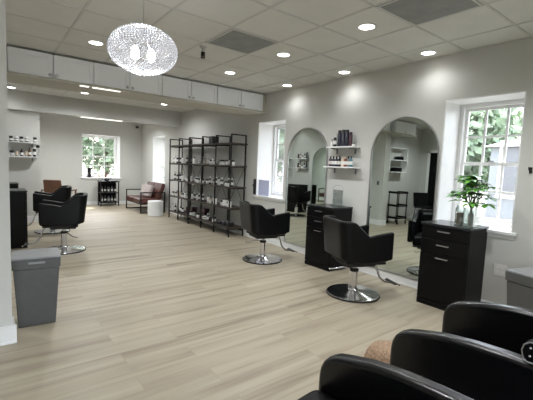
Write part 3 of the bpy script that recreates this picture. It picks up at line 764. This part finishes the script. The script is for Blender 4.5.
# ---------------------------------------------------------------- plant on the near console
t = thing('glass_vase', 'square clear glass vase holding the leafy plant on the black console', 'vase', (3.93, 1.665, .902))
b = B(); s = .05; hgt = .20
for a in ((-s, -s+.004, -s, s), (s-.004, s, -s, s), (-s+.004, s-.004, -s, -s+.004), (-s+.004, s-.004, s-.004, s)): bx(b, a[0], a[1], a[2], a[3], 0, hgt)
bx(b, -s, s, -s, s, 0, .008)
obj('glass_body', b, vase_m, t)
b = B(); lathe(b, [(0, .01), (.026, .01), (.028, .12), (.02, .14), (.012, .15), (.012, .19), (0, .19)], n=18); obj('inner_flask', b, mat('smoky_flask', srgb(120, 112, 104), .3, noise=.3), t, smooth=True)
t = thing('pebble_jar', 'round jar filled with brown pebbles beside the square vase', 'jar', (3.99, 1.80, .902))
b = B(); lathe(b, [(0, .004), (.044, .004), (.045, .13), (0, .135)], n=24); obj('pebbles', b, pebble_m, t, smooth=True)
b = B(); lathe(b, [(0, 0), (.05, 0), (.05, .17), (.038, .185), (.038, .20), (.035, .20), (.035, .185), (.047, .168), (.047, .003), (0, .003)], n=24); obj('glass_body', b, vase_m, t, smooth=True)
t = thing('leafy_plant', 'bushy green umbrella plant standing in the square glass vase', 'plant', (3.93, 1.665, .902))
rp = random.Random(5)
b = B(); heads = []
for k in range(30):
    a = 2*PI*k/7.3+rp.uniform(-.3, .3); rr = rp.uniform(.02, .145); zz = rp.uniform(.30, .52)
    if rr > .12: zz -= .06
    hd = Vector((rr*math.cos(a), rr*math.sin(a), zz)); heads.append((hd, a))
    tube(b, curve([(.012*math.cos(a), .012*math.sin(a), .19), (rr*.35*math.cos(a), rr*.35*math.sin(a), .26), hd], 5), .0028, 6)
obj('stem', b, mat('green_stem', srgb(90, 110, 60), .6), t, smooth=True)
def leaf(b, base, d, upv, L, wd):
    d = d.normalized(); side = d.cross(upv).normalized(); nrm = side.cross(d)
    prof = [(0, .02), (.2, .5), (.45, 1), (.7, .85), (.9, .4), (1, .02)]
    rows = []
    for s_, ww in prof:
        c_ = base+d*L*s_-nrm*(-.0)*s_+Vector((0, 0, -.25*L*s_*s_))
        rows.append([b.verts.new(c_-side*wd*ww*.5+nrm*.15*wd*ww), b.verts.new(c_), b.verts.new(c_+side*wd*ww*.5+nrm*.15*wd*ww)])
    for r1, r2 in zip(rows, rows[1:]):
        b.faces.new((r1[0], r1[1], r2[1], r2[0])); b.faces.new((r1[1], r1[2], r2[2], r2[1]))
b = B()
for hd, a in heads:
    nl = rp.randint(6, 8)
    for j in range(nl):
        aa = 2*PI*j/nl+rp.uniform(-.2, .2); dd = Vector((math.cos(aa), math.sin(aa), rp.uniform(-.15, .35)))+Vector((hd.x, hd.y, 0))*1.5
        leaf(b, hd, dd, Vector((0, 0, 1)), rp.uniform(.085, .125), rp.uniform(.05, .066))
obj('foliage', b, leaf_m, t, smooth=True)

# outlet, hook
t = thing('wall_outlet', 'white double wall outlet plate below the near window', 'outlet', (WX, 1.45, .46))
b = B(); bx(b, -.006, -.001, -.06, .06, -.06, .06); obj('plate', b, white_plastic_m, t, bevel=.002)
for y in (-.025, .025):
    for z in (-.022, .022):
        b = B(); bx(b, -.009, -.006, y-.015, y+.015, z-.014, z+.014); obj('socket', b, white_m, t, bevel=.002)
t = thing('wall_hook', 'small black hook on the wall beside the near window', 'hook', (WX, 1.275, 1.50))
b = B(); bx(b, -.008, -.001, -.012, .012, -.03, .03); obj('plate', b, iron_m, t); b = B(); tube(b, curve([(-.006, 0, .01), (-.05, 0, 0), (-.06, 0, .03)]), .006); obj('prong', b, iron_m, t, smooth=True)
# board leaning in the far window
t = thing('lavender_card', 'pale lavender card leaning in the far window recess', 'card', (WX+.02, 5.70, .87))
b = B(); bx(b, 0, .01, -.26, .07, 0, .30); obj('card', b, lav_m, t, bevel=.002)
tag(t, None, None)
t = thing('phone_holder', 'small black wall phone holder at the edge of the far window', 'holder', (WX-.03, 5.85, .88))
b = B(); bx(b, -.0, .028, -.03, .03, 0, .30); obj('body', b, black_plastic_m, t, bevel=.004); b = B(); bx(b, -.02, .0, -.025, .025, .15, .2); obj('clip', b, black_plastic_m, t, bevel=.003)

# ---------------------------------------------------------------- waiting area
# settee
t = thing('settee', 'brown leather settee with black metal frame and two pale pillows', 'settee', (3.36, 10.02, 0))
SW, SD = 1.28, .72
for y in (0, SW):
    b = B(); s = .014
    for x in (0, SD-.04): bx(b, x, x+2*s, y-s, y+s, 0, .56)
    bx(b, 0, SD-.012, y-s, y+s, .56, .56+2*s); bx(b, 0, SD-.012, y-s, y+s, 0, 2*s) ; obj('arm_frame', b, iron_m, t)
b = B(); bx(b, .02, SD-.04, .016, SW-.016, .24, .27); obj('seat_frame', b, iron_m, t)
for k in range(2):
    y0 = .03+k*(SW-.06)/2; y1 = y0+(SW-.06)/2-.01
    b = B(); bx(b, -.01, SD-.14, y0, y1, .272, .40); obj('seat_cushion', b, brown_leather_m, t, bevel=.03, seg=3)
    b = B(); prism(b, [(SD-.26, .40), (SD-.12, .38), (SD+.02, .80), (SD-.08, .84)], y0, y1); obj('back_cushion', b, brown_leather_m, t, bevel=.03, seg=3)
for k, y in enumerate((.42, .80)):
    p = thing('pillow', 'pale pillow leaning on the settee back, %s the plant' % ('nearer the drum table than' if k == 0 else 'closer to the back wall than'), 'pillow', (3.36+.36, 10.02+y-.1, .405), 0, 'pale pillows on the settee')
    b = B(); bx(b, -.05, .05, -.17, .17, -.17, .17, Matrix.Translation((.03, .1, .19)) @ Matrix.Rotation(.3, 4, 'Y')); 
    bmesh.ops.subdivide_edges(b, edges=b.edges, cuts=4, use_grid_fill=True)
    o = obj('cover', b, pillow_m, p, smooth=True); md = o.modifiers.new('s', 'SUBSURF'); md.levels = md.render_levels = 1; 
    o.modifiers.new('r', 'BEVEL').width = .02
# drum
b = B(); lathe(b, [(0, 0), (.19, 0), (.20, .01), (.20, .39), (.19, .40), (0, .40)], n=40)
tag(obj('drum_table', b, white_m, smooth=True, loc=(3.60, 9.52, 0)), 'white round drum side table beside the end of the rack', 'side table')
# orchid
t = thing('potted_orchid', 'orchid in a white pot on the sill behind the settee', 'plant', (WX+.12, 10.62, .825))
b = B(); lathe(b, [(0, 0), (.055, 0), (.075, .13), (.068, .13), (.06, .11), (0, .11)]); obj('pot', b, white_m, t, smooth=True)
b = B(); tube(b, curve([(0, 0, .1), (-.02, .03, .3), (-.05, .12, .45), (-.08, .22, .48)]), .005); tube(b, curve([(0, 0, .1), (-.02, -.03, .25), (-.05, -.08, .40)]), .005); obj('stem', b, leaf_m, t, smooth=True)
b = B()
for a in range(6): leaf(b, Vector((0, 0, .11)), Vector((math.cos(a*1.05), math.sin(a*1.05), .6)), Vector((0, 0, 1)), .18, .06)
obj('leaf', b, leaf_m, t, smooth=True)
for p in ((-.05, .12, .45), (-.07, .17, .47), (-.08, .22, .48), (-.05, -.08, .40)):
    b = B()
    for a in range(5): leaf(b, Vector(p), Vector((-.5, math.cos(a*1.257), math.sin(a*1.257))), Vector((1, 0, .1)), .045, .035)
    obj('flower', b, white_m, t, smooth=True)
# display table by back window
t = thing('side_cabinet', 'small black open cabinet of three tiers under the end window', 'cabinet', (2.80, 11.98, 0))
b = B(); cw, cd, chh = .55, .36, .78
for x in (0, cw-.03):
    for y in (0, cd-.03): bx(b, x, x+.03, y, y+.03, 0, chh-.03)
obj('frame', b, iron_m, t)
b = B(); bx(b, -.01, cw+.01, -.01, cd+.01, chh-.03, chh); obj('top', b, console_top_m, t)
for z in (.10, .40): b = B(); bx(b, .0, cw, .0, cd, z, z+.018); obj('shelf', b, iron_m, t)
b = B(); bx(b, .03, cw-.03, cd-.02, cd-.01, .1, chh-.03); obj('back_panel', b, console_m, t)
for j, z in enumerate((.118, .418)):
    for i in range(5):
        kd = ('can', 'bottle', 'can', 'bottle', 'can')[i]
        bottle(kd, (grey_plastic_m, black_plastic_m, grey_plastic_m, grey_plastic_m, black_plastic_m)[i], (black_plastic_m, grey_plastic_m)[i % 2], '%s bottle along the %s tier of the small black cabinet' % (ORD[i], ('lower', 'upper')[j]), (2.87+.1*i, 12.14, z), 'bottles in the small black cabinet', .2, .032)
t = thing('coffee_maker', 'black coffee maker on the sill of the end window', 'coffee maker', (2.62, YB+.11, .865))
b = B(); bx(b, -.10, .10, -.08, .12, 0, .03); obj('base', b, black_plastic_m, t, bevel=.005)
b = B(); bx(b, -.05, .05, .02, .12, .03, .30); bx(b, -.06, .06, -.06, .12, .24, .30); obj('body', b, black_plastic_m, t, bevel=.008)
b = B(); lathe(b, [(0, .03), (.045, .03), (.05, .08), (.035, .14), (.035, .15), (0, .15)], c=(0, -.02, 0)); obj('carafe', b, black_plastic_m, t, smooth=True)
for k, (x, m1, nm) in enumerate(((2.9, cream_m, 'cream cup'), (3.0, white_m, 'white cup'), (3.1, tan_m, 'tan cup'), (3.22, white_m, 'larger white cup'))):
    b = B(); lathe(b, [(0, 0), (.028, 0), (.038, .08+.01*k), (.034, .08+.01*k), (.026, .008), (0, .008)], n=16)
    o = obj('cup', b, m1, smooth=True, loc=(x, YB+.1, .865)); tag(o, '%s on the sill of the end window' % nm, 'cup', 'cups on the end window sill')
    b = B(); tube(b, [(.033+.02*math.sin(a), 0, .045-.018*math.cos(a)) for a in [PI*i/8 for i in range(9)]], .004, 6); obj('handle', b, m1, o, smooth=True)
t = thing('teapot', 'black pot with a white lid on the small black cabinet', 'pot', (3.02, 12.12, .78))
b = B(); lathe(b, [(0, 0), (.05, 0), (.075, .04), (.06, .09), (.03, .10), (0, .10)]); obj('body', b, black_plastic_m, t, smooth=True)
b = B(); lathe(b, [(0, .10), (.032, .10), (.012, .12), (.012, .135), (0, .135)]); obj('lid', b, white_m, t, smooth=True)
b = B(); tube(b, curve([(.06, 0, .05), (.11, 0, .07), (.13, 0, .1)]), .009); obj('spout', b, black_plastic_m, t, smooth=True)
t = thing('tray', 'flat dark tray with papers on the small black cabinet', 'tray', (3.22, 12.12, .781))
b = B(); bx(b, -.09, .09, -.1, .1, 0, .012); obj('body', b, black_plastic_m, t, bevel=.003)
b = B(); bx(b, -.07, .07, -.08, .08, .012, .02); obj('papers', b, white_plastic_m, t)
# tan chair
t = thing('lounge_chair', 'tan leather lounge chair with wooden arms in the waiting area', 'chair', (1.50, 10.75, 0), R(55))
b = B(); bx(b, -.27, .27, -.26, .28, .33, .44); obj('seat', b, tan_m, t, bevel=.03, seg=3)
b = B(); prism(b, [(-.28, .42), (-.17, .42), (-.28, .88), (-.36, .88)], -.21, .21); obj('backrest', b, tan_m, t, bevel=.025, seg=3)
for y in (-.31, .31):
    b = B(); bx(b, -.30, .30, y-.025, y+.025, .59, .62); obj('armrest', b, tan_m, t, bevel=.008)
    for x in (-.24, .25):
        b = B(); bx(b, x-.018, x+.018, y-.018, y+.018, 0, .59); obj('leg', b, tan_m, t, bevel=.004)
b = B(); bx(b, -.25, .25, -.3, .3, .29, .33); obj('seat_frame', b, tan_m, t)
# small camera on beam corner
t = thing('security_camera', 'tiny black camera high on the wall of the waiting area', 'camera', (4.02, YB-.12, 2.55))
b = B(); bx(b, -.03, .03, -.06, .06, -.03, .03); obj('body', b, black_plastic_m, t, bevel=.01); b = B(); tube(b, [(0, .05, 0), (0, .12, 0)], .012); obj('mount', b, black_plastic_m, t)

# ---------------------------------------------------------------- nook (seen in the near mirror)
t = thing('storage_shelf', 'white open wall shelf of three tiers holding dark towels, seen in the near mirror', 'shelf', (-1.32, 6.0, 1.42))
b = B()
bx(b, 0, .02, 0, .199, 0, .70); bx(b, .83, .85, 0, .199, 0, .70)
obj('sides', b, white_m, t)
for z in (0, .34, .68): b = B(); bx(b, .02, .83, 0, .199, z, z+.02); obj('board', b, white_m, t)
for k, (z, x0, x1, hh, nm) in enumerate(((1.44, .10, .5, .12, 'lower'), (1.78, .05, .32, .10, 'upper'))):
    b = B()
    for j in range(3):
        bx(b, x0+.01*j, x1-.015*j, .02, .17, hh*j/3+.001, hh*(j+1)/3)
    tag(obj('folded_towel', b, leather_dull_m, bevel=.01, loc=(-1.22, 6.0, z)), 'dark folded towels on the %s board of the white open shelf' % nm, 'towels')
t = thing('trolley', 'black three-tier salon trolley by the nook wall, seen in the near mirror', 'trolley', (-.75, 5.85, 0))
for x in (-.2, .2):
    for y in (-.15, .15):
        b = B(); bx(b, x-.01, x+.01, y-.01, y+.01, .06, .86); obj('post', b, iron_m, t)
        b = B(); lathe(b, [(0, 0), (.025, 0), (.025, .06), (0, .06)], c=(x, y, 0)); obj('caster', b, rubber_m, t, smooth=True)
for z in (.14, .48, .84): b = B(); bx(b, -.22, .22, -.17, .17, z, z+.02); bx(b, -.22, -.21, -.17, .17, z+.02, z+.06); bx(b, .21, .22, -.17, .17, z+.02, z+.06); obj('tray', b, iron_m, t)
t = thing('padded_chair', 'black padded chair with metal legs near the nook door, seen in the near mirror', 'chair', (-1.65, 5.55, 0), R(-60))
b = B(); bx(b, -.22, .22, -.22, .22, .42, .48); obj('seat', b, leather_m, t, bevel=.02)
b = B(); prism(b, [(-.24, .46), (-.19, .46), (-.24, .86), (-.30, .86)], -.22, .22); obj('backrest', b, leather_m, t, bevel=.02)
for sx in (-.2, .2):
    for sy in (-.2, .2):
        b = B(); tube(b, [(sx*.9, sy*.9, .42), (sx*1.1, sy*1.1, 0)], .012); obj('leg', b, chrome_m, t, smooth=True)
t = thing('wall_switch', 'tiny dark switch plate on the station wall end, seen in the near mirror', 'switch', (.081, 5.95, 1.12))
b = B(); bx(b, 0, .008, -.035, .035, -.055, .055); obj('plate', b, grey_plastic_m, t, bevel=.002)
b = B(); bx(b, .008, .012, -.012, .012, -.02, .02); obj('button', b, black_plastic_m, t)

# ---------------------------------------------------------------- outside
b = B(); bx(b, -60, 80, -60, 80, -.9, -.6); o = struct('ground', b, grass_m)
b = B(); bx(b, 10, 17, -7, 3.9, -.6, 2.15); h1 = obj('wall', b, siding_m)
hh_ = thing('neighbouring_house', 'pale sided house outside beyond the near window', 'building', (0, 0, 0)); h1.parent = hh_
b = B(); prism(b, [(9.8, 2.15), (17.3, 2.15), (13.5, 2.75)], -7.2, 4.05); obj('roof', b, roof_m, hh_)
for y in (-3.2, .4, 3.2):
    b = B(); bx(b, 9.96, 10.0, y-.5, y+.5, .9, 2.3); wn = obj('window', b, white_m, hh_)
    b = B(); bx(b, 9.94, 9.96, y-.42, y+.42, 1.0, 2.2); obj('pane', b, grey_plastic_m, wn)
def tree(label, x, y, hgt, cr, seed):
    rr = random.Random(seed)
    t = thing('leafy_tree', label, 'tree', (x, y, -.6), 0, 'trees outside the windows')
    b = B(); lathe(b, [(0, 0), (.2, 0), (.13, hgt*.4), (.07, hgt*.75), (0, hgt*.8)], n=10)
    for k in range(6):
        a = k*1.1; tube(b, curve([(0, 0, hgt*(.3+.06*k)), (.5*cr*math.cos(a), .5*cr*math.sin(a), hgt*(.42+.07*k)), (.85*cr*math.cos(a), .85*cr*math.sin(a), hgt*(.5+.07*k))], 3), .04, 6)
    obj('trunk', b, bark_m, t, smooth=True)
    b = B()
    for k in range(3600):
        u_ = Vector((rr.gauss(0, 1), rr.gauss(0, 1), rr.gauss(0, 1))).normalized()*(rr.uniform(.35, 1)**.6)
        p = Vector((u_.x*cr, u_.y*cr, hgt*.62+u_.z*hgt*.40)); p += Vector((rr.uniform(-.2, .2), rr.uniform(-.2, .2), rr.uniform(-.2, .2)))
        q = Vector((rr.gauss(0, 1), rr.gauss(0, 1), rr.gauss(0, 1))).normalized(); s_ = q.orthogonal().normalized(); v_ = q.cross(s_); L = rr.uniform(.12, .24)
        b.faces.new([b.verts.new(p+s_*L), b.verts.new(p+v_*L*.5), b.verts.new(p-s_*L), b.verts.new(p-v_*L*.5)])
    obj('foliage', b, leaf2_m, t)
tree('leafy tree outside beside the pale house', 13.5, 6.6, 5.4, 1.9, 1)
tree('leafy tree outside rising behind the pale house roof', 21.0, 4.6, 8.5, 2.9, 2)
tree('leafy tree outside farther behind the pale house, beside the roof tree', 21.5, 10.8, 8.0, 2.9, 8)
tree('leafy tree outside the far window', 9.0, 12.6, 5.5, 2.2, 3)
tree('leafy tree outside the window behind the settee', 12.5, 21.0, 6, 2.5, 4)
tree('leafy tree outside the end window, closer to the settee side', 5.6, 22.5, 6, 2.3, 5)
tree('leafy tree outside the end window, closer to the tan chair side', -.6, 23.0, 6, 2.3, 6)
